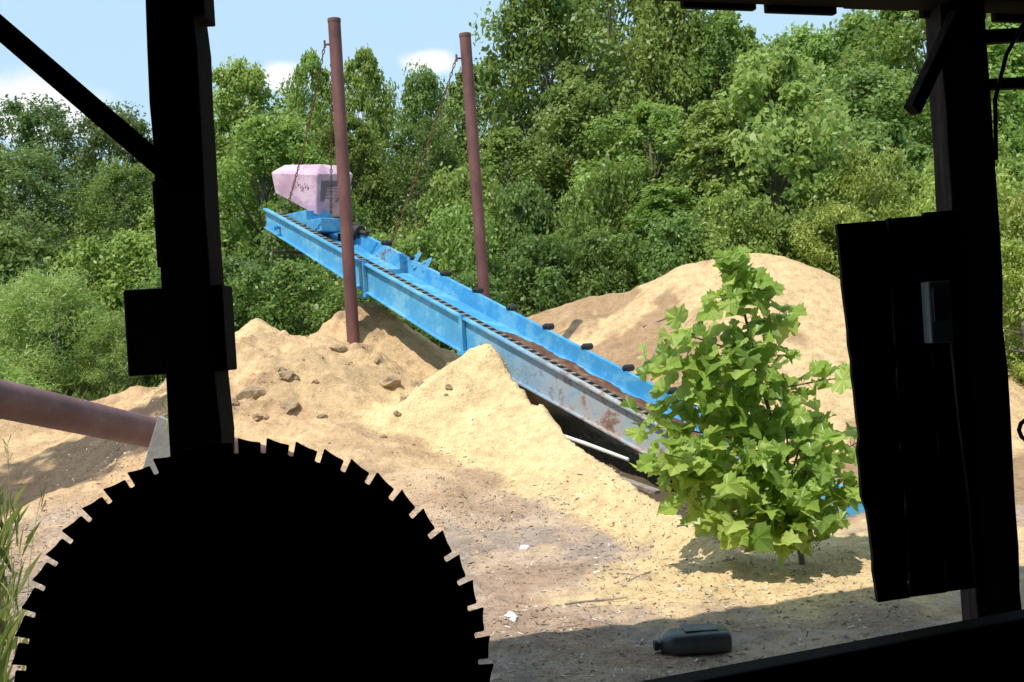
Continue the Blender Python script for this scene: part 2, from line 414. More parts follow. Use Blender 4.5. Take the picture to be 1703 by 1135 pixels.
V_['y']=make_tree('y',3.6,1.8,50,350,.12,.5,M_leafy,12,low=.03,peak=.35,cr=(.3,.6))
LAB={'a':"tall broadleaf tree with full green crown at the clearing edge",'b':"tall broadleaf tree with upright green crown in the wood",
'c':"dark green tree with dense fine foliage at the wood edge",'d':"slim young broadleaf tree with narrow crown",
'l':"pale green sunlit broadleaf tree reaching low to the ground",'s':"bushy green shrub at the foot of the trees",
'f':"feathery light green shrub on the grassy bank",'v':"dark vine covered shrub below the trees",'y':"yellow green shrub beside the sawdust heap"}
def plant(k,x,y,top,width,lab=None):
    v=V_[k]; z=Hs(x,y)-.08; s=(top-z)/v['h']; w=width/(2*v['r'])
    shrub=k in 'sfvy'
    nm='leafy_shrub' if shrub else 'broadleaf_tree'
    e=empty(nm,(x,y,z),label=lab or LAB[k],cat='shrub' if shrub else 'tree',group="shrubs along the wood edge" if shrub else "trees of the wood behind the sawdust")
    e.rotation_euler=(0,0,random.uniform(0,6.28)); e.scale=(w,w*random.uniform(.85,1.1),s)
    for pn,key in (('stem' if shrub else 'trunk','trunk'),('foliage' if shrub else 'crown','crown')):
        o=bpy.data.objects.new(pn,v[key]); o.parent=e; COL.objects.link(o)
T=[('c',-12.4,30,8.9,5.2),('c',-10.3,30,8.6,4.6),('c',-8.7,31,8.3,4.2),('a',-6.9,30,9.5,3.6),('b',-5.3,32,10.3,2.4),('b',-3.7,31,10,2.2),
('a',-2.2,33,9.8,3.0),('b',-.6,30,9.1,2.8),('a',1.2,28,10.8,4.2),('b',3.2,30,12.4,4.6),('a',4.5,27.5,10.3,3.6),('b',5.7,27.5,9.5,3.0),('a',8.8,32,10,4.4),
('a',10.7,32,10.4,4.6),('b',10.9,28,10.2,4.2),('a',13.4,30,9.9,4.4),('b',15.4,30,10.2,4),('a',7.2,30,9.2,3.6),
('a',1.7,25,7.3,3.4),('b',3.3,24,6.6,3.2),('c',-1.8,26,6.9,3.2),('a',-5.3,26,7.2,3.6),('c',-10.4,24,6.4,4.2),('c',-8.2,24,6.0,4.),('c',-12.8,26,7,4.5),
('l',5.5,22,7.0,4.0),('d',3.0,20.5,4.3,2.2),('a',8.3,25,7.2,4.0),('b',.1,24,6.2,2.8),('b',-3.6,26.5,7.2,2.6),('a',10.8,24,7.5,4.2),('l',7.6,22.5,5.6,3.6),
('d',4.3,22.5,6.2,2.2),('b',6.9,27,8.2,3.4),('l',-6.8,23,4.8,3.0),('l',1.9,22.5,4.9,2.6)]
for t in T: plant(*t)
for k in range(10):
    x=-19+k*4.3+random.uniform(-.6,.6); plant(random.choice('abc'),x,38+random.uniform(-1.5,3),random.uniform(8.2,9.4) if x<1 else random.uniform(9.6,12),6.4)
S=[('f',-7.8,19,3.3,3.0),('f',-9.3,19.6,3.2,2.8),('f',-6.4,18.6,2.5,2.4),('v',-9.8,21.5,4.4,4.2),('s',-7.2,21.5,4.2,3.6),('v',-12,22,4.6,4.4),('f',-8.6,17.4,2.1,2.6),
('s',-3.6,18.5,3.2,2.6),('v',-4.9,19.5,3.4,2.8),('s',-2.3,20,3.7,2.6),('s',-2.4,18.6,2.7,2.0),('s',-.9,20.5,4.2,2.8),('v',.6,19.3,3.4,2.6),('s',1.6,19.6,3.5,2.4),('v',-.6,18.6,2.8,2.2),
('v',2.9,19,3.6,2.6),('s',3.9,19.2,4.0,2.6),('s',5.4,19.3,3.6,3.0),('y',6.6,19.8,4.7,2.8),('y',5.5,18.7,3.6,2.2),('y',7.6,18.4,4.2,2.8),('y',7.0,16.4,3.6,2.4),('y',6.6,14.2,2.5,2.0),('s',8.6,20,4.8,3.2),
('v',-3.6,21.5,5,3.2),('s',-.9,22.5,5.2,3.2),('s',2.2,21.5,5,3),('y',8.6,16.4,4,2.8),('f',-10.8,18.3,2.9,3),('s',-5.9,20.4,3.6,2.6),('y',7.6,12.5,1.6,1.8),('v',.4,21.4,4.6,2.6)]
for t in S: plant(*t)

# ------------------------------------------------------------------ grass
def grass(name,xy,hgt,wid,mat,seed,label=None):
    rs=np.random.RandomState(seed); n=len(xy)
    z=H(xy[:,0],xy[:,1]); P=np.c_[xy,z-.02]
    a=rs.rand(n)*6.283; d=np.c_[np.cos(a),np.sin(a),np.zeros(n)]; s=np.c_[-np.sin(a),np.cos(a),np.zeros(n)]
    h=(hgt*(.35+.9*rs.rand(n)))[:,None]; w=wid*(.6+.8*rs.rand(n))[:,None]; up=np.array([0,0,1.])
    ln=(.15+.6*rs.rand(n))[:,None]*h
    V=np.stack([P-s*w,P+s*w,P+up*h*.6+d*ln*.35+s*w*.7,P+up*h+d*ln,P+up*h*.6+d*ln*.35-s*w*.7],1).reshape(-1,3)
    me=fast_quads(name,V,mat,rs.rand(n),5)
    return link(bpy.data.objects.new(name,me),kind="stuff",label=label)
rs=np.random.RandomState(5)
pts=np.c_[rs.uniform(-14,9,50000),rs.uniform(14.2,20,50000)]
xx,yy=pts.T
ok=((yy>17.2+.5*fbm(xx,yy,.7,51))|((xx<-5.4)&(yy>15.2)))
grass("bank_grass",pts[ok],.30,.010,M_grass,1)
pts=np.c_[rs.uniform(-6,-1.9,9000),rs.uniform(5.4,10,9000)]; xx,yy=pts.T
ok=(xx<-.445*yy-.05-.5*rs.rand(len(xx))**2)&(fbm(xx,yy,1.6,9)>-.25)
grass("roadside_grass",pts[ok],.30,.0024,M_grass,2)
pts=np.c_[rs.uniform(6,12,9000),rs.uniform(10,17.5,9000)]
grass("verge_grass",pts[(pts[:,0]-6.2)*1.>rs.rand(9000)*.8],.35,.009,M_grass,3)
for k,(x,y,h) in enumerate([(-2.85,6.3,.95),(-3.1,6.7,1.25),(-2.0,6.1,1.45),(-2.07,6.3,1.3)]):
    mb=MB(); z=Hs(x,y); dx=random.uniform(-.15,.2)
    P=[Vector((x+dx*t*t,y+.05*t,z+h*(t-.12*t*t)/.88)) for t in [0,.25,.5,.75,1]]
    mb.tube(P,[.003,.0026,.0022,.0018,.001],5)
    for j in range(4):
        t=.1+.4*j/4; p0=P[0].lerp(P[-1],t); a=random.uniform(0,6.28); L=random.uniform(.15,.30)
        Q=[p0+Vector((math.cos(a)*L*u*.8,math.sin(a)*L*u*.8,L*(1.3*u-.9*u*u))) for u in (0,.35,.7,1)]
        mb.tube(Q,[.0022,.0022,.0016,.0006],4)
    for j in range(8):
        t=.86+.14*j/8; p0=P[0].lerp(P[-1],t); a=random.uniform(0,6.28); q_=p0+Vector((math.cos(a)*.03,math.sin(a)*.03,.05)); mb.tube([p0,q_],[.0015,.003],4)
    o=mb.obj("tall_weed",M_grass,label="tall thin grassy weed stalk beside the shed",cat="weed",group="tall weeds beside the shed")
    a=o.data.attributes.new("tone",'FLOAT','POINT'); a.data.foreach_set("value",np.full(len(o.data.vertices),.9,np.float32))

# ------------------------------------------------------------------ sapling
def lobed_leaf():
    h=[(0,0),(.12,-.10),(.30,-.12),(.46,-.02),(.60,.10),(.55,.20),(.52,.28),(.66,.44),(.52,.50),(.40,.54),(.34,.62),(.36,.76),(.20,.80),(.10,.92),(0,1.0)]
    return np.array(h+[(-a,b) for a,b in h[-2:0:-1]])
LP=lobed_leaf()
def sapling():
    e=empty("sycamore_sapling",(1.84,7.4,Hs(1.84,7.4)-.03),label="leafy sycamore sapling with big bright lobed leaves on the sawdust berm",cat="sapling")
    o0=Vector(e.location); rs=np.random.RandomState(3)
    main=[Vector(v) for v in [(1.84,7.4,.0),(1.80,7.4,.5),(1.70,7.42,1.0),(1.60,7.42,1.5),(1.52,7.4,1.95),(1.50,7.4,2.12)]]
    main[0].z=o0.z
    tips=[(1.05,7.35,1.64,.35),(.86,7.3,1.46,.3),(1.90,7.5,1.70,.42),(2.18,7.3,1.28,.3),(.80,7.4,1.04,.2),(.84,7.2,.78,.1),(2.26,7.4,.84,.12),(2.2,7.2,.60,.06),
      (1.02,7.1,.52,.05),(1.3,6.98,.40,.04),(1.62,6.98,.34,.03),(1.28,7.7,1.32,.3),(1.6,7.1,1.30,.3),(1.8,7.75,1.05,.2),(1.15,7.1,.92,.15),(1.5,7.0,.85,.12),(1.9,7.05,.75,.1),
      (1.36,7.25,1.82,.5),(1.70,7.35,1.88,.5),(.95,7.55,1.18,.25),(.98,7.3,.72,.1),(2.06,7.5,1.02,.15),(1.45,7.3,1.05,.2),(1.9,7.0,.45,.03),(.92,7.0,.88,.1),(1.35,7.4,.6,.06),(1.75,7.2,1.1,.15),(2.1,7.65,.66,.05),
      (1.5,7.0,.5,.04),(1.75,7.0,.6,.05),(1.25,7.05,.68,.08),(1.3,7.2,1.45,.3),(1.78,7.45,1.45,.35),(1.15,7.2,1.25,.25),(1.55,7.2,1.55,.35),(2.0,7.2,.9,.1),(1.6,7.15,.75,.08)]
    mb=MB(); mb.tube([v-o0 for v in main],[.022,.018,.015,.011,.007,.004],7)
    br=[(main[1:],.3)]
    for x,y,z,s in tips:
        t=s*1.6; k=min(4,int(t*5)); f=t*5-k; p0=main[k].lerp(main[k+1],f)
        p3=Vector((x,y,z)); d=p3-p0
        p1=p0+Vector((d.x*.3,d.y*.3,d.z*.45)); p2=p0+Vector((d.x*.68,d.y*.68,d.z*.8))
        P=[p0,p1,p2,p3]; mb.tube([v-o0 for v in P],[.010,.007,.005,.003],6); br.append((P,.18))
    mb.obj("stem",M_twig,smooth=True,parent=e)
    V=[];F=[];TN=[]
    npt=len(LP)
    def leaf(p,out,size,tone):
        out=Vector(out)
        n=Vector((rs.normal()*.55-.15,rs.normal()*.45-.4,.7)).normalized()
        t=(out*.8+Vector((rs.normal()*.5,rs.normal()*.4,-.4+rs.normal()*.35)))
        t=(t-n*t.dot(n)).normalized(); b=n.cross(t)
        base=len(V); cup=rs.uniform(.1,.65); cv=rs.uniform(-.1,.5); sk=rs.normal()*.12
        def pt(a,c): return p+b*((a+sk*c)*size*1.08)+t*(c*size)+n*size*(abs(a)*cup-cv*c*c+.07*math.sin(9*a+5*c))
        V.append(pt(0,.32))
        for a,c in LP: V.append(pt(a,c))
        for k in range(npt): F.append((base,base+1+k,base+1+(k+1)%npt))
        TN.extend([tone]*(npt+1))
    for P,st in br:
        L=sum((P[i+1]-P[i]).length for i in range(len(P)-1))
        n=int(L/.040)+5
        for k in range(n):
            t=st+(1-st)*((k+.5)/n)**.85; u=t*(len(P)-1); i0=min(int(u),len(P)-2); p0=P[i0].lerp(P[i0+1],u-i0)
            d=(P[i0+1]-P[i0]).normalized(); a=k*2.4+rs.rand(); s1=d.cross(Vector((.1,.2,1))).normalized(); s2=d.cross(s1)
            out=(s1*math.cos(a)+s2*math.sin(a)+d*.4+Vector((0,-.1,.15))).normalized()
            p1=p0+out*rs.uniform(.03,.09)
            b0=len(V); sd_=out.cross(Vector((.2,.9,.3))).normalized()*.002
            V.extend([p0-o0-sd_,p0-o0+sd_,p1-o0+sd_,p1-o0-sd_]); F.append((b0,b0+1,b0+2,b0+3)); TN.extend([.6]*4)
            sz=float(np.clip(.065+.115*rs.rand()**1.2,0,.18))*(1 if t<.85 else .82)
            leaf(p1-o0,out,sz,float(np.clip(rs.normal(.52,.3),0,1)))
    me=mesh_from("foliage",V,F,M_sap)
    a=me.attributes.new("tone",'FLOAT','POINT'); a.data.foreach_set("value",np.array(TN,np.float32))
    link(bpy.data.objects.new("foliage",me),parent=e)
sapling()

# ------------------------------------------------------------------ conveyor
N=[Vector((-3.27,15.3,3.68)),Vector((-.825,12.85,2.145)),Vector((1.62,10.4,.61)),Vector((2.96,9.4,.17)),Vector((3.6,8.95,.02))]
HH=[.27,.42,.36,.25,.25]
NF=[N[0],N[1],N[2]]; HF=HH[:3]
PV=Vector((.708,.706,0)); Wd=.74
def sweep(profile,nodes=N,hs=HH,off=0,dz=0):
    mb=MB(); n=len(profile); vs=[]
    for P,h in zip(nodes,hs):
        for a,b in profile:
            z=b*h if b<-.05 else b
            vs.append(P+PV*(a+off)+Vector((0,0,z+dz)))
    fs=[]
    for i in range(len(nodes)-1):
        for k in range(n):
            k2=(k+1)%n; fs.append((i*n+k,(i+1)*n+k,(i+1)*n+k2,i*n+k2))
    fs.append(tuple(range(n))); fs.append(tuple(((len(nodes)-1)*n+k) for k in range(n))[::-1])
    mb.add(vs,fs); return mb
conv=empty("sawdust_conveyor",(3.6,8.95,0),label="long inclined sky blue sawdust chain conveyor with chalky weathered side",cat="conveyor")
CO=Vector(conv.location)
def cobj(mb,name,mat,**k):
    mb.v=[tuple(Vector(v)-CO) for v in mb.v]
    par=k.pop('parent',conv)
    return mb.obj(name,mat,parent=par,**k)
prof=[(-.05,0),(.03,0),(.03,-.02),(.02,-.03),(.02,-1),(-.05,-1),(-.05,-.96),(0,-.96),(0,-.02),(-.05,-.02)]
side=cobj(sweep(prof),"side_panel",M_bluew,label="blue side panel chalky white and rusty towards the low end")
side.data.transform(Matrix.Translation(CO)); side.location=Vector(side.location)-CO
prof2=[(.05,0),(-.02,0),(-.02,-1),(.05,-1),(.05,-.96),(0,-.96),(0,-.02),(.05,-.02)]
cobj(sweep(prof2[::-1],NF,HF,off=Wd,dz=.05),"side_panel",M_blue)
def deck(a0,a1,zf,tk,name,mat,nodes=NF,**k):
    m=MB(); vs=[]
    for P in nodes: vs+= [P+PV*a0+Vector((0,0,zf)),P+PV*a1+Vector((0,0,zf)),P+PV*a1+Vector((0,0,zf-tk)),P+PV*a0+Vector((0,0,zf-tk))]
    fs=[]
    for i in range(len(nodes)-1):
        for q in range(4): q2=(q+1)%4; fs.append((i*4+q,i*4+q2,(i+1)*4+q2,(i+1)*4+q))
    m.add(vs,fs+[(3,2,1,0),tuple(len(nodes)*4-4+q for q in range(4))]); return cobj(m,name,mat,**k)
deck(.021,Wd-.021,-.15,.02,"bed",M_blue)
deck(.215,.235,-.045,.10,"divider_rail",M_drkmetal)
deck(.04,.20,-.065,.03,"chain_track",M_drkmetal)
deck(.021,.22,-.06,.02,"tail_cover",M_blue,[N[2],N[3],N[4]])
def along(s):
    for i in range(len(N)-1):
        L=(N[i+1]-N[i]).length
        if s<=L or i==len(N)-2: return N[i].lerp(N[i+1],s/L),(N[i+1]-N[i]).normalized()
        s-=L
Lm=(N[1]-N[0]).length+(N[2]-N[1]).length
ld=MB(); K=80; vs=[]
for k in range(K+1):
    s=4.3+(Lm-4.32)*k/K; P,d=along(s); fade=min(1,k/8)
    for j in range(7):
        a=.245+(.62-.245)*j/6*(.5+.5*fade)
        z=-.145+fade*(.045*math.sin(math.pi*j/6)+.022*random.random()+.015*math.sin(k*.5))
        vs.append(P+PV*a+Vector((0,0,z)))
ld.add(vs,[(k*7+j,(k+1)*7+j,(k+1)*7+j+1,k*7+j+1) for k in range(K) for j in range(6)])
cobj(ld,"sawdust_load",M_sawload,smooth=True)
M_pale=surf("worn_chain_links",[(.3,(.09,.07,.055)),(.7,(.30,.26,.21))],15,.6,.1)
ch=MB(); s=.15
while s<Lm-.1:
    P,d=along(s); rot=Matrix((PV,d,PV.cross(d))).transposed()
    ch.box(P+PV*.115+Vector((0,0,-.04)),(.09,.04,.045),rot)
    s+=.11
cobj(ch,"drag_chain",M_pale)
R45=Matrix.Rotation(math.radians(-45),3,'Z')
for s in (2.35,4.25):
    P,d=along(s); m=MB(); m.box(P+PV*(-.035)+Vector((0,0,-.21)),(.05,.06,.48),R45)
    m.box(P+PV*(-.045)+Vector((0,0,-.41)),(.12,.07,.05),R45)
    cobj(m,"support_rib",M_blue,bevel=.006)
for k in range(11):
    s=1.75+k*.62; P,d=along(s); c_=P+PV*(Wd+.0)+Vector((0,0,.075))
    m=MB(); m.tube([c_-PV*.03,c_,c_+PV*.005,c_+PV*.12,c_+PV*.125],[.02,.02,.038,.038,.015],10)
    m.box(c_+PV*.02+Vector((0,0,-.03)),(.03,.07,.06),R45)
    cobj(m,"roller",M_black,smooth=True)
P,d=along(.35); m=MB(); m.tube([P-PV*.10+Vector((0,0,-.16)),P+PV*(Wd+.14)+Vector((0,0,-.16))],.022,10); 
m.tube([P-PV*.08+Vector((0,0,-.16)),P-PV*.06+Vector((0,0,-.16))],.04,12); cobj(m,"head_shaft",M_blue,smooth=True)
m=MB(); m.tube([(-3.15,15.0,3.05),(-2.75,15.35,3.03)],.02,8); cobj(m,"cross_rod",M_drkmetal,smooth=True)
m=MB(); m.box((-2.72,15.45,3.50),(.50,.42,.20),R45)
m.box((-2.45,15.1,3.36),(.35,.35,.18),R45); cobj(m,"motor_mount",M_blue,bevel=.01)
m=MB(); m.tube([(-2.2,15.25,3.36),(-1.95,15.0,3.24)],.09,14); m.tube([(-1.95,15.0,3.24),(-1.85,14.9,3.20)],.035,10)
m.box((-2.1,15.15,3.2),(.2,.3,.1),R45); cobj(m,"motor",M_drkmetal,smooth=True)
for s in (2.4,2.62):
    P,d=along(s); m=MB(); c_=P+PV*(Wd-.02)
    m.beam(c_+Vector((0,0,-.02)),c_+Vector((.10,-.02,.13)),.02,.05); m.beam(c_+Vector((-.14,.12,.04)),c_+Vector((.12,-.02,.14)),.02,.03)
    cobj(m,"bracket",M_blue,bevel=.004)
hv=[(-3.21,15.5,4.20),(-3.17,15.5,3.91),(-2.56,15.2,3.53),(-2.52,15.2,4.09),(-2.36,15.7,3.55),(-2.12,15.9,4.17),(-2.30,16.3,4.36),(-3.1,16.1,4.38),(-2.95,16.2,3.9),(-2.35,16.25,3.62),(-3.06,15.72,4.33),(-2.52,15.50,4.27)]
bm=bmesh.new()
for v in hv: bm.verts.new(Vector(v)-CO)
bmesh.ops.convex_hull(bm,input=bm.verts[:])
bmesh.ops.dissolve_limit(bm,angle_limit=math.radians(6),verts=bm.verts[:],edges=bm.edges[:])
bmesh.ops.recalc_face_normals(bm,faces=bm.faces[:])
hm=bpy.data.meshes.new("motor_hood"); bm.to_mesh(hm); bm.free(); hm.materials.append(M_pink)
hood=bpy.data.objects.new("motor_hood",hm); link(hood,parent=conv,label="faded pink tapered motor hood with grey vent"); b_=hood.modifiers.new("b",'BEVEL'); b_.width=.02; b_.segments=3
D_,C_,E_,F_=[Vector(v) for v in (hv[3],hv[2],hv[4],hv[5])]
def onface(a,b): return (D_.lerp(F_,a)).lerp(C_.lerp(E_,a),b)
nrm=(F_-D_).cross(C_-D_).normalized()
if nrm.y>0: nrm=-nrm
m=MB(); q=[onface(.12,.16),onface(.80,.16),onface(.80,.66),onface(.12,.66)]
m.add([v+nrm*.012 for v in q]+[v-nrm*.02 for v in q],[(0,1,2,3),(7,6,5,4),(0,4,5,1),(1,5,6,2),(2,6,7,3),(3,7,4,0)])
for k in range(6):
    b0=.2+k*.075; m.beam(onface(.15,b0)+nrm*.016,onface(.77,b0)+nrm*.016,.008,.008)
v=cobj(m,"vent_panel",M_vent,parent=hood)
A_,B_=Vector(hv[0]),Vector(hv[1])
def onf(a,b): return A_.lerp(D_,a).lerp(B_.lerp(C_,a),b)
n2_=(D_-A_).cross(B_-A_).normalized()
if n2_.y>0: n2_=-n2_
m=MB()
for k in range(7):
    a=.46+k*.055; b=.30+.04*math.sin(k*2.1)
    m.tube([onf(a,b)+n2_*.006,onf(a+.012,b+.13)+n2_*.006,onf(a+.035,b+.05+.05*(k%2))+n2_*.006],[.007,.006,.005],5)
cobj(m,"faded_lettering",surf("faded_red_lettering",[(.3,(.36,.14,.2)),(.7,(.5,.28,.34))],20,.6),parent=hood)

# ------------------------------------------------------------------ poles, chains
def pole(a,b,r,lab):
    e=empty("steel_pole",(b[0],b[1],Hs(b[0],b[1])),label=lab,cat="pole",group="steel hoist poles at the conveyor")
    o=Vector(e.location); a=Vector(a); b=Vector((b[0],b[1],Hs(b[0],b[1])-.5))
    m=MB(); L=[b.lerp(a,t/6)-o for t in range(7)]
    m.tube(L,r,20); m.obj("shaft",M_rust,parent=e,smooth=True)
    d=(a-b).normalized(); m=MB(); m.tube([a-d*.03-o,a-o+d*.012],r*1.05,20); m.obj("cap",M_rust,parent=e,smooth=True)
    m=MB(); m.tube([a-d*.3-o,a-d*.3-o+Vector((-.13,-.02,0))],.014,8); m.tube([a-d*.3-o+Vector((-.13,-.02,-.04)),a-d*.3-o+Vector((-.13,-.02,.05))],.014,8); m.obj("chain_hook",M_rust,parent=e,smooth=True)
pole((-1.94,13.66,5.72),(-1.945,13.66,0),.078,"tall rusty maroon steel pole rising before the conveyor")
pole((-.36,14.2,5.59),(-.30,14.2,0),.074,"tall rusty maroon steel pole standing behind the conveyor")
def chain(a,b,sag,lab):
    a=Vector(a);b=Vector(b); L=(b-a).length; n=int(L/.055); m=MB()
    for k in range(n):
        t=(k+.5)/n
        t2=t+.5/n; t1=t-.5/n
        q1=a.lerp(b,t1)+Vector((0,0,-sag*4*t1*(1-t1))); q2=a.lerp(b,t2)+Vector((0,0,-sag*4*t2*(1-t2)))
        d=(q2-q1).normalized(); s=d.cross(Vector((0,1,0)) if k%2 else Vector((1,.3,0))).normalized()*.012
        m.tube([q1-d*.008,q1+s+d*.012,q2+s-d*.012,q2+d*.008,q2-s-d*.012,q1-s+d*.012,q1-d*.008],.0065,5)
    m.obj("hanging_chain",M_chain,label=lab,cat="chain",group="chains hung from the poles")
chain((-2.07,13.64,5.42),(-2.86,14.86,3.70),.10,"rusty chain from pole top down to the conveyor head")
chain((-2.0,13.74,5.50),(-2.35,15.1,3.52),.05,"second rusty chain from pole top to the motor mount")
chain((-.49,14.18,5.29),(-1.62,14.95,2.9),.08,"rusty chain from pole top down to the conveyor far side")

# ------------------------------------------------------------------ blower pipe
pipe=empty("blower_pipe",(-2.57,7.8,.7),label="thick pinkish rusty blower pipe sloping down to the sawdust",cat="pipe"); o=Vector(pipe.location)
a=Vector((-2.98,5.4,1.66)); b=Vector((-1.93,11.5,.40)); m=MB()
m.tube([a.lerp(b,t/10)-o for t in range(11)],.107,24); m.obj("pipe_tube",M_pipe,parent=pipe,smooth=True)
d=(b-a).normalized()
m=MB(); m.tube([b-d*.06-o,b+d*.02-o],.16,24); m.obj("end_flange",M_rust,parent=pipe,smooth=True)
for t in (.42,.78):
    m=MB(); c_=a.lerp(b,t)-o; m.tube([c_-d*.02,c_+d*.02],.117,24); m.obj("joint_ring",M_pipe,parent=pipe,smooth=True)
m=MB(); m.add([(-2.30-o.x,7.15-o.y,1.31-o.z),(-2.62-o.x,7.17-o.y,.45-o.z),(-2.36-o.x,7.19-o.y,.45-o.z),(-2.13-o.x,7.17-o.y,1.22-o.z),
 (-2.30-o.x,7.19-o.y,1.31-o.z),(-2.62-o.x,7.21-o.y,.45-o.z),(-2.36-o.x,7.23-o.y,.45-o.z),(-2.13-o.x,7.21-o.y,1.22-o.z)],[(0,1,2,3),(7,6,5,4),(0,4,5,1),(1,5,6,2),(2,6,7,3),(3,7,4,0)])
m.beam((-2.46-o.x,7.13-o.y,.0-o.z),(-2.40-o.x,7.18-o.y,.6-o.z),.06,.06); m.obj("support_plate",M_plate,parent=pipe,bevel=.005)

# ------------------------------------------------------------------ shed
shed=empty("sawmill_shed",(0,0,0),label="dark open fronted timber sawmill shed with posts and roof",cat="shed")
def wy(x): return 3.49+.32*x
def jag(name,x0,x1,y0,y1,z0,z1,seed,mat=M_dark,**k):
    rs=np.random.RandomState(seed); m=MB(); n=26; vs=[]
    for i in range(n):
        z=z0+(z1-z0)*i/(n-1); j=rs.normal(size=4)*.0035
        vs+=[(x0+j[0],y0+j[1],z),(x1+j[2],y0+j[1],z),(x1+j[2],y1+j[3],z),(x0+j[0],y1+j[3],z)]
    fs=[(i*4+a,i*4+(a+1)%4,(i+1)*4+(a+1)%4,(i+1)*4+a) for i in range(n-1) for a in range(4)]
    m.add(vs,fs+[(3,2,1,0),tuple((n-1)*4+a for a in range(4))]); return m.obj(name,mat,parent=shed,bevel=.006,**k)
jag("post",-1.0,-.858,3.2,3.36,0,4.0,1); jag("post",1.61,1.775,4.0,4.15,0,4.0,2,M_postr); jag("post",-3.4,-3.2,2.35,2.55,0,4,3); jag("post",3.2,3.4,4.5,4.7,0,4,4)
def sbox(name,c,s,mat=M_dark,bevel=.004,rz=0,**k):
    m=MB(); m.box(c,s,Matrix.Rotation(rz,3,'Z')); return m.obj(name,mat,parent=shed,bevel=bevel,**k)
m=MB(); rs=np.random.RandomState(8)
m.beam((-4,wy(-4),2.875),(4,wy(4),2.875),.16,.22); 
for k in range(26):
    x0=-4+k*.31; z=2.735+rs.rand()*.04
    if x0>.6: m.beam((x0,wy(x0)+.11,z+.08),(x0+.27,wy(x0+.27)+.11,z+.08),.03,.16)
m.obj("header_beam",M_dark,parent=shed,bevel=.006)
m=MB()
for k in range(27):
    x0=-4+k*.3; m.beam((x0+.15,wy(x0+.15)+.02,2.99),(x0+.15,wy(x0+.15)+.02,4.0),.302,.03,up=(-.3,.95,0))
m.obj("sky_blocking_boards",M_dark,parent=shed)  # unseen infill above the header, added to keep sky light out
def Ye(x): return 4.40+.30*(x+1.57)
m=MB(); m.add([(-6.5,-7,4.02),(6,-7,4.02),(6,Ye(6),4.02),(-6.5,Ye(-6.5),4.02),(-6.5,-7,4.12),(6,-7,4.12),(6,Ye(6),4.12),(-6.5,Ye(-6.5),4.12)],
 [(0,3,2,1),(4,5,6,7),(0,1,5,4),(1,2,6,5),(2,3,7,6),(3,0,4,7)]); m.obj("roof",M_dark,parent=shed)
sbox("rear_wall",(0,-6,2),(8,.1,4),M_darkboard); sbox("side_wall",(-3.45,-1.8,2),(.1,8.3,4),M_darkboard); sbox("side_wall",(3.45,-.7,2),(.1,10.5,4),M_darkboard)
m=MB()
for k in range(22):
    x0=-3.35+k*.305; m.box((x0+.15,(-5.9+wy(x0)-.05)/2,.025),(.295,5.9+wy(x0)-.05,.05))
m.obj("plank_floor",M_darkboard,parent=shed)
m=MB(); m.beam((-.75,2.90,.45),(3.3,4.47,.45),.10,.30); m.beam((-.75,2.86,.15),(3.3,4.43,.15),.14,.30); m.obj("low_rail",M_darkboard,parent=shed,bevel=.01)
m=MB(); m.beam((-1.9,3.02,3.13),(-.93,3.18,2.17),.05,.06); m.obj("diagonal_brace",M_dark,parent=shed,bevel=.004)
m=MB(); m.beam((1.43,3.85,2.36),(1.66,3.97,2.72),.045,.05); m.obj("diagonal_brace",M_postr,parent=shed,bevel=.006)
def ragged(x0,x1,z0,z1,y,seed,t=.028,dx=0):
    rs=np.random.RandomState(seed); n=26; m=MB(); vs=[]
    for i in range(n):
        f=i/(n-1); z=z0+(z1-z0)*f
        l=x0-dx*f+rs.normal()*.0022-(.012 if dx and .25<f<.42 else 0)*(1 if dx else 0); r=x1+rs.normal()*.002
        vs+=[(l,y,z),(r,y+.02,z+.004),(r,y+.02+t,z+.004),(l,y+t,z)]
    fs=[(i*4+a,i*4+(a+1)%4,(i+1)*4+(a+1)%4,(i+1)*4+a) for i in range(n-1) for a in range(4)]
    m.add(vs,fs+[(3,2,1,0),tuple((n-1)*4+a for a in range(4))]); return m
for k,(x0,x1,z0,z1,dx) in enumerate([(1.205,1.325,.672,1.985,.062),(1.3285,1.46,.678,1.995,0),(1.461,1.60,.684,2.01,0)]):
    mm=ragged(x0,x1,z0,z1,3.84+.02*k,20+k,dx=dx); mm.obj("plank",M_darkboard,parent=shed)
for z in (1.85,.85): sbox("batten",(1.42,3.925,z),(.30,.03,.08))
eb=sbox("switch_box",(1.452,3.79,1.66),(.078,.07,.21),M_box,.006,label="small grey switch box on the board panel")
m=MB(); m.box((1.452,3.752,1.685),(.05,.006,.11)); m.obj("box_cover",M_plate,parent=eb)
m=MB(); m.tube([(1.50,3.80,1.55),(1.52,3.83,1.3),(1.56,3.88,1.0),(1.57,3.9,.7)],.008,6); m.obj("conduit",M_vent,parent=shed)
sbox("fuse_box",(-1.055,3.24,1.74),(.11,.08,.25),M_black,.006)
sbox("post_cleat",(-.848,3.28,1.74),(.04,.12,.25)); sbox("post_cleat",(-.85,3.26,2.72),(.05,.12,.16)); sbox("post_cleat",(-1.0,3.26,2.05),(.02,.1,.25))
m=MB(); m.beam((1.76,4.12,2.49),(2.3,4.25,2.51),.04,.04); m.beam((1.76,4.1,2.66),(2.3,4.25,2.70),.04,.05); m.obj("bracket_arm",M_dark,parent=shed,bevel=.004)
m=MB(); m.tube([(1.95,4.05,2.72),(1.86,4.05,2.58),(1.81,4.05,2.42),(1.80,4.05,2.2)],.008,7); m.obj("wire_loop",M_black,parent=shed,smooth=True)
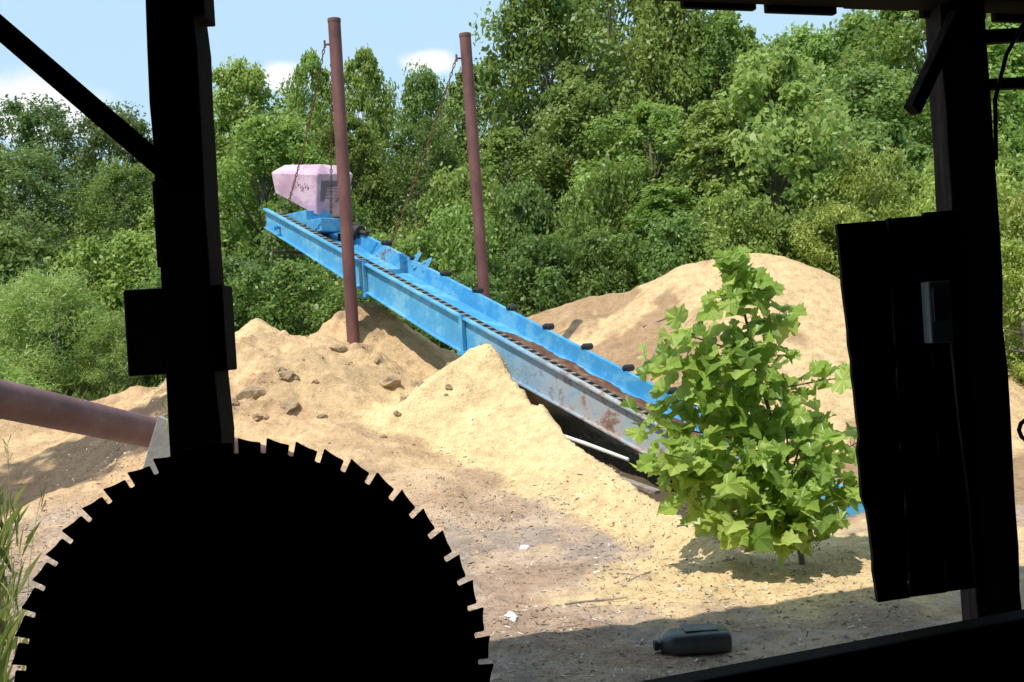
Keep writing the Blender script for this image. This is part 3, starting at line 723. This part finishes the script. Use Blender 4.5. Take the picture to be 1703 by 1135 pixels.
m=MB(); m.tube([Vector((1.88+.07*math.cos(t),4.02+.02*math.sin(t),1.21+.05*math.sin(t))) for t in [x*.5 for x in range(4,12)]],.008,7); m.obj("hose",M_black,parent=shed,smooth=True)

# ------------------------------------------------------------------ circular saw blade
BC=Vector((-.704,2.8,.84)); NT=52; RR=.607
bl=empty("circular_saw_blade",BC,label="huge circular saw blade in shade-black silhouette with hooked insert teeth",cat="saw blade")
P2=[]
per=2*math.pi/NT; AL=per*RR
rg=.0142; cd=.0235; ca_=.09*AL
prof=[(0,.0),(-.005,.005),(-.035,.0100)]
for k in range(15):
    th=math.radians(140+ (412-140)*k/14)
    prof.append(((ca_+rg*math.cos(th))/AL, cd-rg*math.sin(th)))
prof+= [(.245,.0105),(.32,.0095),(.52,.0085),(.74,.0048),(.90,.0008),(.97,-.0012)]
for k in range(NT):
    jt=R.normal()*.012
    for a,d in prof: P2.append(((k+a+jt)*per,RR-d))
n=len(P2); m=MB(); vs=[]; th_=.0022
for y in (-th_,th_):
    for th,r in P2: vs.append((r*math.cos(th),y,r*math.sin(th)))
    for th,r in P2: vs.append(((RR-.06)*math.cos(th),y,(RR-.06)*math.sin(th)))
fs=[]
for k in range(n):
    k2=(k+1)%n
    fs.append((k,k2,n+k2,n+k)); fs.append((2*n+k,3*n+k,3*n+k2,2*n+k2)); fs.append((k,2*n+k,2*n+k2,k2))
m.add(vs,fs)
K=120; vs=[];
for y in (-th_*.95,th_*.95):
    for k in range(K): t=2*math.pi*k/K; vs.append(((RR-.055)*math.cos(t),y,(RR-.055)*math.sin(t)))
m.add(vs,[tuple(range(K)),tuple(range(K,2*K))[::-1]])
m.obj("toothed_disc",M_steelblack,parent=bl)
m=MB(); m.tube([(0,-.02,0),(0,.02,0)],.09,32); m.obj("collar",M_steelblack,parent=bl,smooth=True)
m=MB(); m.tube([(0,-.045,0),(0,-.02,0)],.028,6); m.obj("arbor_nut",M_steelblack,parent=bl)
hk=empty("saw_stand",(-.70,3.0,.05),label="shade-black timber stand carrying the saw arbor",cat="saw stand"); o=Vector(hk.location)
m=MB(); m.tube([Vector((-.704,2.822,.84))-o,Vector((-.704,3.19,.84))-o],.025,14); m.obj("arbor_shaft",M_steelblack,parent=hk,smooth=True)
for x in (-.95,-.46):
    for y in (2.9,3.05):
        m=MB(); m.box(Vector((x,y,.40))-o,(.08,.08,.70)); m.obj("leg",M_dark,parent=hk,bevel=.004)
m=MB(); m.box(Vector((-.705,2.975,.765))-o,(.60,.24,.05)); m.obj("top_board",M_dark,parent=hk,bevel=.004)
m=MB(); m.box(Vector((-.704,2.97,.83))-o,(.14,.08,.075),taper=.7); m.obj("bearing",M_steelblack,parent=hk,bevel=.01)

# ------------------------------------------------------------------ loose things
def lump(name,x,y,s,seed,mat,sink=.35,sub=3,smooth=True,**k):
    rs=np.random.RandomState(seed); bm=bmesh.new(); bmesh.ops.create_icosphere(bm,subdivisions=sub,radius=1)
    ph=rs.rand(3)*9; nz_=.02 if smooth else .09
    for v in bm.verts:
        c=v.co; f=1+.26*math.sin(3*c.x+ph[0])*math.cos(2.6*c.y+ph[1])+.16*math.sin(6*c.z+5*c.x+ph[2])+.08*math.sin(13*c.y+11*c.z)+rs.normal()*nz_
        v.co=Vector((c.x*s[0]*f,c.y*s[1]*f,c.z*s[2]*f))
    me=bpy.data.meshes.new(name); bm.to_mesh(me); bm.free(); me.materials.append(mat)
    me.polygons.foreach_set("use_smooth",[smooth]*len(me.polygons))
    o=bpy.data.objects.new(name,me); o.location=(x,y,Hs(x,y)+s[2]*sink); o.rotation_euler=(rs.normal()*.2,rs.normal()*.2,rs.rand()*6)
    return link(o,**k)
CL=[(-2.83,12,.15,.09),(-2.34,11.5,.16,.07),(-2.47,12.2,.11,.07),(-1.37,12.4,.17,.07),(-1.12,12.6,.09,.05),(-2.0,12.9,.10,.05),(-2.95,11.6,.08,.05),(-1.9,13.3,.13,.06)]
rs=np.random.RandomState(33)
for k in range(56):
    s=.015+.055*rs.rand()**2; CL.append((rs.uniform(-3.8,-.6),rs.uniform(10.2,13.4),s,s*.6))
for k,(x,y,sx,sz) in enumerate(CL):
    lump("sawdust_clod",x,y,(sx,sx*.7,sz),40+k,M_clod,.1,2,False,label="weathered brown lump lying on the sawdust heap",cat="clod",group="lumps on the sawdust heap")
lump("plastic_bag",-.10,6.6,(.05,.035,.018),71,M_bag,label="crumpled white plastic scrap on the trodden dirt",cat="litter")
lump("plastic_bag",-.0,8.3,(.03,.04,.015),72,M_bag,label="small crumpled white plastic scrap on grey dirt",cat="litter")
def stick(x,y,L,a,r,mat=M_stick,lab="thin dry stick lying on the trodden sawdust",grp="sticks on the ground"):
    P=[]; n=5
    x0,y0=x-L/2*math.cos(a),y-L/2*math.sin(a); x1,y1=x+L/2*math.cos(a),y+L/2*math.sin(a)
    z0,z1,zm=Hs(x0,y0),Hs(x1,y1),Hs(x,y); lift=max(0,zm-(z0+z1)/2)
    for i in range(n):
        t=i/(n-1); P.append(Vector((x0+(x1-x0)*t+.008*math.sin(i*2.3+x*9),y0+(y1-y0)*t+.01*math.cos(i*1.9+y*7),z0+(z1-z0)*t+lift+r*.6)))
    m=MB(); m.tube(P,[r*(1-.5*i/n) for i in range(n)],6)
    m.obj("stick",mat,smooth=True,label=lab,cat="stick",group=grp)
stick(.42,6.85,.38,.05,.008); stick(.75,7.4,.3,.9,.005)
for k in range(30):
    x=random.uniform(-.9,.5) if k<22 else random.uniform(-4.5,-2.3); y=random.uniform(6.2,9.6) if k<22 else random.uniform(8.5,12)
    stick(x,y,random.uniform(.05,.28),random.uniform(-.9,.9),random.uniform(.0015,.004))
stick(2.0,15.0,.45,.1,.015,lab="dark branch lying on the sawdust heap"); stick(2.25,15.15,.3,-.4,.012,lab="dark branch lying on the sawdust heap")
m=MB(); m.tube([(.25,10.62,.79),(.62,10.3,.66),(.98,10.0,.52)],[.018,.02,.018],10); m.obj("bleached_pole",M_white,smooth=True,label="bleached white pole leaning under the conveyor",cat="pole")
m=MB(); m.beam((.55,10.45,.46),(1.2,9.8,.24),.09,.03); m.obj("loose_board",M_stick,label="weathered board lying under the conveyor",cat="board")
# wood chips
rs=np.random.RandomState(9); n=30000
cx=rs.uniform(-5.5,2.2,n); cy=rs.uniform(5.0,12.8,n); cz=H(cx,cy)
dens=(1.3*fbm(cx,cy,1.1,5,5,.7)+.5*(cy<9.8)+.15>rs.rand(n)); cx,cy,cz=cx[dens],cy[dens],cz[dens]; n=len(cx)
P=np.c_[cx,cy,cz+.005]; t=unit(np.c_[rs.normal(size=(n,2)),rs.normal(size=n)*.25]); nn=unit(np.c_[rs.normal(size=(n,2))*.4,np.ones(n)]); b=unit(np.cross(nn,t))
L=(.004+.024*rs.rand(n)**2.5)[:,None]; W=rs.uniform(.002,.007,n)[:,None]
V=np.stack([P-t*L-b*W,P+t*L-b*W,P+t*L*.9+b*W,P-t*L*.8+b*W],1).reshape(-1,3)
mc,nt,p=nmat("wood_chips"); at=nt.nodes.new("ShaderNodeAttribute"); at.attribute_name="tone"
r=ramp(nt,[(0,(.10,.07,.05)),(.4,(.24,.175,.13)),(.7,(.48,.39,.30)),(1,(.75,.69,.58))]); nt.links.new(at.outputs["Fac"],r.inputs["Fac"]); nt.links.new(r.outputs["Color"],p.inputs["Base Color"]); p.inputs["Roughness"].default_value=.9
link(bpy.data.objects.new("wood_chips",fast_quads("wood_chips",V,mc,rs.rand(n))),kind="stuff")
# jug: flat sided canister lying on its broad side
jx,jy=.84,5.74; jz=Hs(jx,jy)
jug=empty("plastic_jug",(jx,jy,jz-.008),label="smoky grey plastic jug lying on the shaded ground",cat="jug"); jug.rotation_euler=(0,math.radians(1),math.radians(4))
bm=bmesh.new(); rings=[(-.175,.035,.030,.052),(-.155,.055,.042,.055),(-.115,.098,.056,.060),(.06,.105,.060,.062),(.165,.105,.060,.062),(.175,.098,.052,.062)]
prev=None
for x,hy,hz_,zc in rings:
    ring=[]
    for k in range(24):
        t=2*math.pi*k/24; cx_,sx_=math.cos(t),math.sin(t)
        ring.append(bm.verts.new((x,hy*math.copysign(abs(cx_)**.5,cx_),zc+hz_*math.copysign(abs(sx_)**.5,sx_))))
    if prev:
        for k in range(24): bm.faces.new((prev[k],prev[(k+1)%24],ring[(k+1)%24],ring[k]))
    else: bm.faces.new(ring[::-1])
    prev=ring
bm.faces.new(prev); bmesh.ops.recalc_face_normals(bm,faces=bm.faces[:])
jm=bpy.data.meshes.new("jug_body"); bm.to_mesh(jm); bm.free(); jm.materials.append(M_jug); jm.polygons.foreach_set("use_smooth",[True]*len(jm.polygons))
jo=bpy.data.objects.new("jug_body",jm); link(jo,parent=jug); mm=jo.modifiers.new("es",'EDGE_SPLIT'); mm.split_angle=math.radians(50)
m=MB(); m.tube([(-.17,-.02,.05),(-.195,-.02,.05)],.022,14); m.obj("neck",M_jug,smooth=True,parent=jug)
m=MB(); m.tube([(-.192,-.02,.05),(-.212,-.02,.05)],.027,14); m.obj("cap",M_cap,smooth=True,parent=jug)
m=MB(); m.box((.03,.0,.123),(.17,.13,.004)); m.obj("label_patch",surf("dirty_label",[(.3,(.10,.10,.10)),(.7,(.2,.19,.18))],10,.7),parent=jug)

# ------------------------------------------------------------------ world, sun, camera
sd=Vector((-.35,-.42,1.0)).normalized()
w=bpy.data.worlds.new("World"); scene.world=w; w.use_nodes=True; nt=w.node_tree
bg=nt.nodes["Background"]; sky=nt.nodes.new("ShaderNodeTexSky"); sky.sky_type='NISHITA'; sky.sun_disc=False
sky.sun_elevation=math.asin(sd.z); sky.sun_rotation=math.atan2(sd.x,sd.y)%(2*math.pi); sky.air_density=1.0; sky.dust_density=2.0; sky.ozone_density=1.0
hz=nt.nodes.new("ShaderNodeMix"); hz.data_type='RGBA'; hz.inputs[0].default_value=.8; hz.inputs[7].default_value=(4.1,5.9,7.3,1)
nt.links.new(sky.outputs[0],hz.inputs[6]); nt.links.new(hz.outputs[2],bg.inputs[0]); bg.inputs[1].default_value=.15
tc=nt.nodes.new("ShaderNodeTexCoord")
nz=noise(nt,14,7,.6,tc.outputs["Generated"])
vals=[]
for (c,s) in [((-.385,.9,.212),(13,4,40)),((-.060,.966,.247),(42,8,95)),((-.182,.954,.237),(60,10,90)),((-.11,.96,.213),(45,10,70)),((.35,.9,.33),(9,5,30))]:
    mp=nt.nodes.new("ShaderNodeMapping"); mp.inputs["Scale"].default_value=s; mp.inputs["Location"].default_value=tuple(-a*b for a,b in zip(c,s))
    nt.links.new(tc.outputs["Generated"],mp.inputs["Vector"]); ln=nt.nodes.new("ShaderNodeVectorMath"); ln.operation='LENGTH'; nt.links.new(mp.outputs[0],ln.inputs[0])
    vals.append(ln.outputs["Value"])
cur=vals[0]
for v in vals[1:]:
    mn=nt.nodes.new("ShaderNodeMath"); mn.operation='MINIMUM'; nt.links.new(cur,mn.inputs[0]); nt.links.new(v,mn.inputs[1]); cur=mn.outputs[0]
ma=nt.nodes.new("ShaderNodeMath"); ma.operation='MULTIPLY_ADD'; ma.inputs[1].default_value=-2.6; nt.links.new(nz.outputs["Fac"],ma.inputs[0]); nt.links.new(cur,ma.inputs[2])
mr=nt.nodes.new("ShaderNodeMapRange"); mr.inputs[1].default_value=.0; mr.inputs[2].default_value=-.9; mr.inputs[3].default_value=0; mr.inputs[4].default_value=.9; mr.interpolation_type='SMOOTHSTEP'
nt.links.new(ma.outputs[0],mr.inputs[0])
bg2=nt.nodes.new("ShaderNodeBackground"); bg2.inputs[0].default_value=(1,1,1,1); bg2.inputs[1].default_value=1.08
mxs=nt.nodes.new("ShaderNodeMixShader"); nt.links.new(mr.outputs[0],mxs.inputs[0]); nt.links.new(bg.outputs[0],mxs.inputs[1]); nt.links.new(bg2.outputs[0],mxs.inputs[2])
nt.links.new(mxs.outputs[0],nt.nodes["World Output"].inputs[0])
sl=bpy.data.lights.new("sun",'SUN'); sl.energy=5.0; sl.angle=math.radians(.5); sl.color=(1,.955,.88)
so=bpy.data.objects.new("sun",sl); so.rotation_euler=(-sd).to_track_quat('-Z','Y').to_euler(); COL.objects.link(so)
cam=bpy.data.cameras.new("camera"); cam.sensor_width=36; cam.lens=39.1; cam.clip_end=2000; cam.clip_start=.05
cob=bpy.data.objects.new("camera",cam); cob.location=(0,0,1.65); cob.rotation_euler=(math.radians(90),math.radians(3.5),0); COL.objects.link(cob)
scene.camera=cob
scene.view_settings.view_transform='Standard'; scene.view_settings.look='None'; scene.view_settings.exposure=0
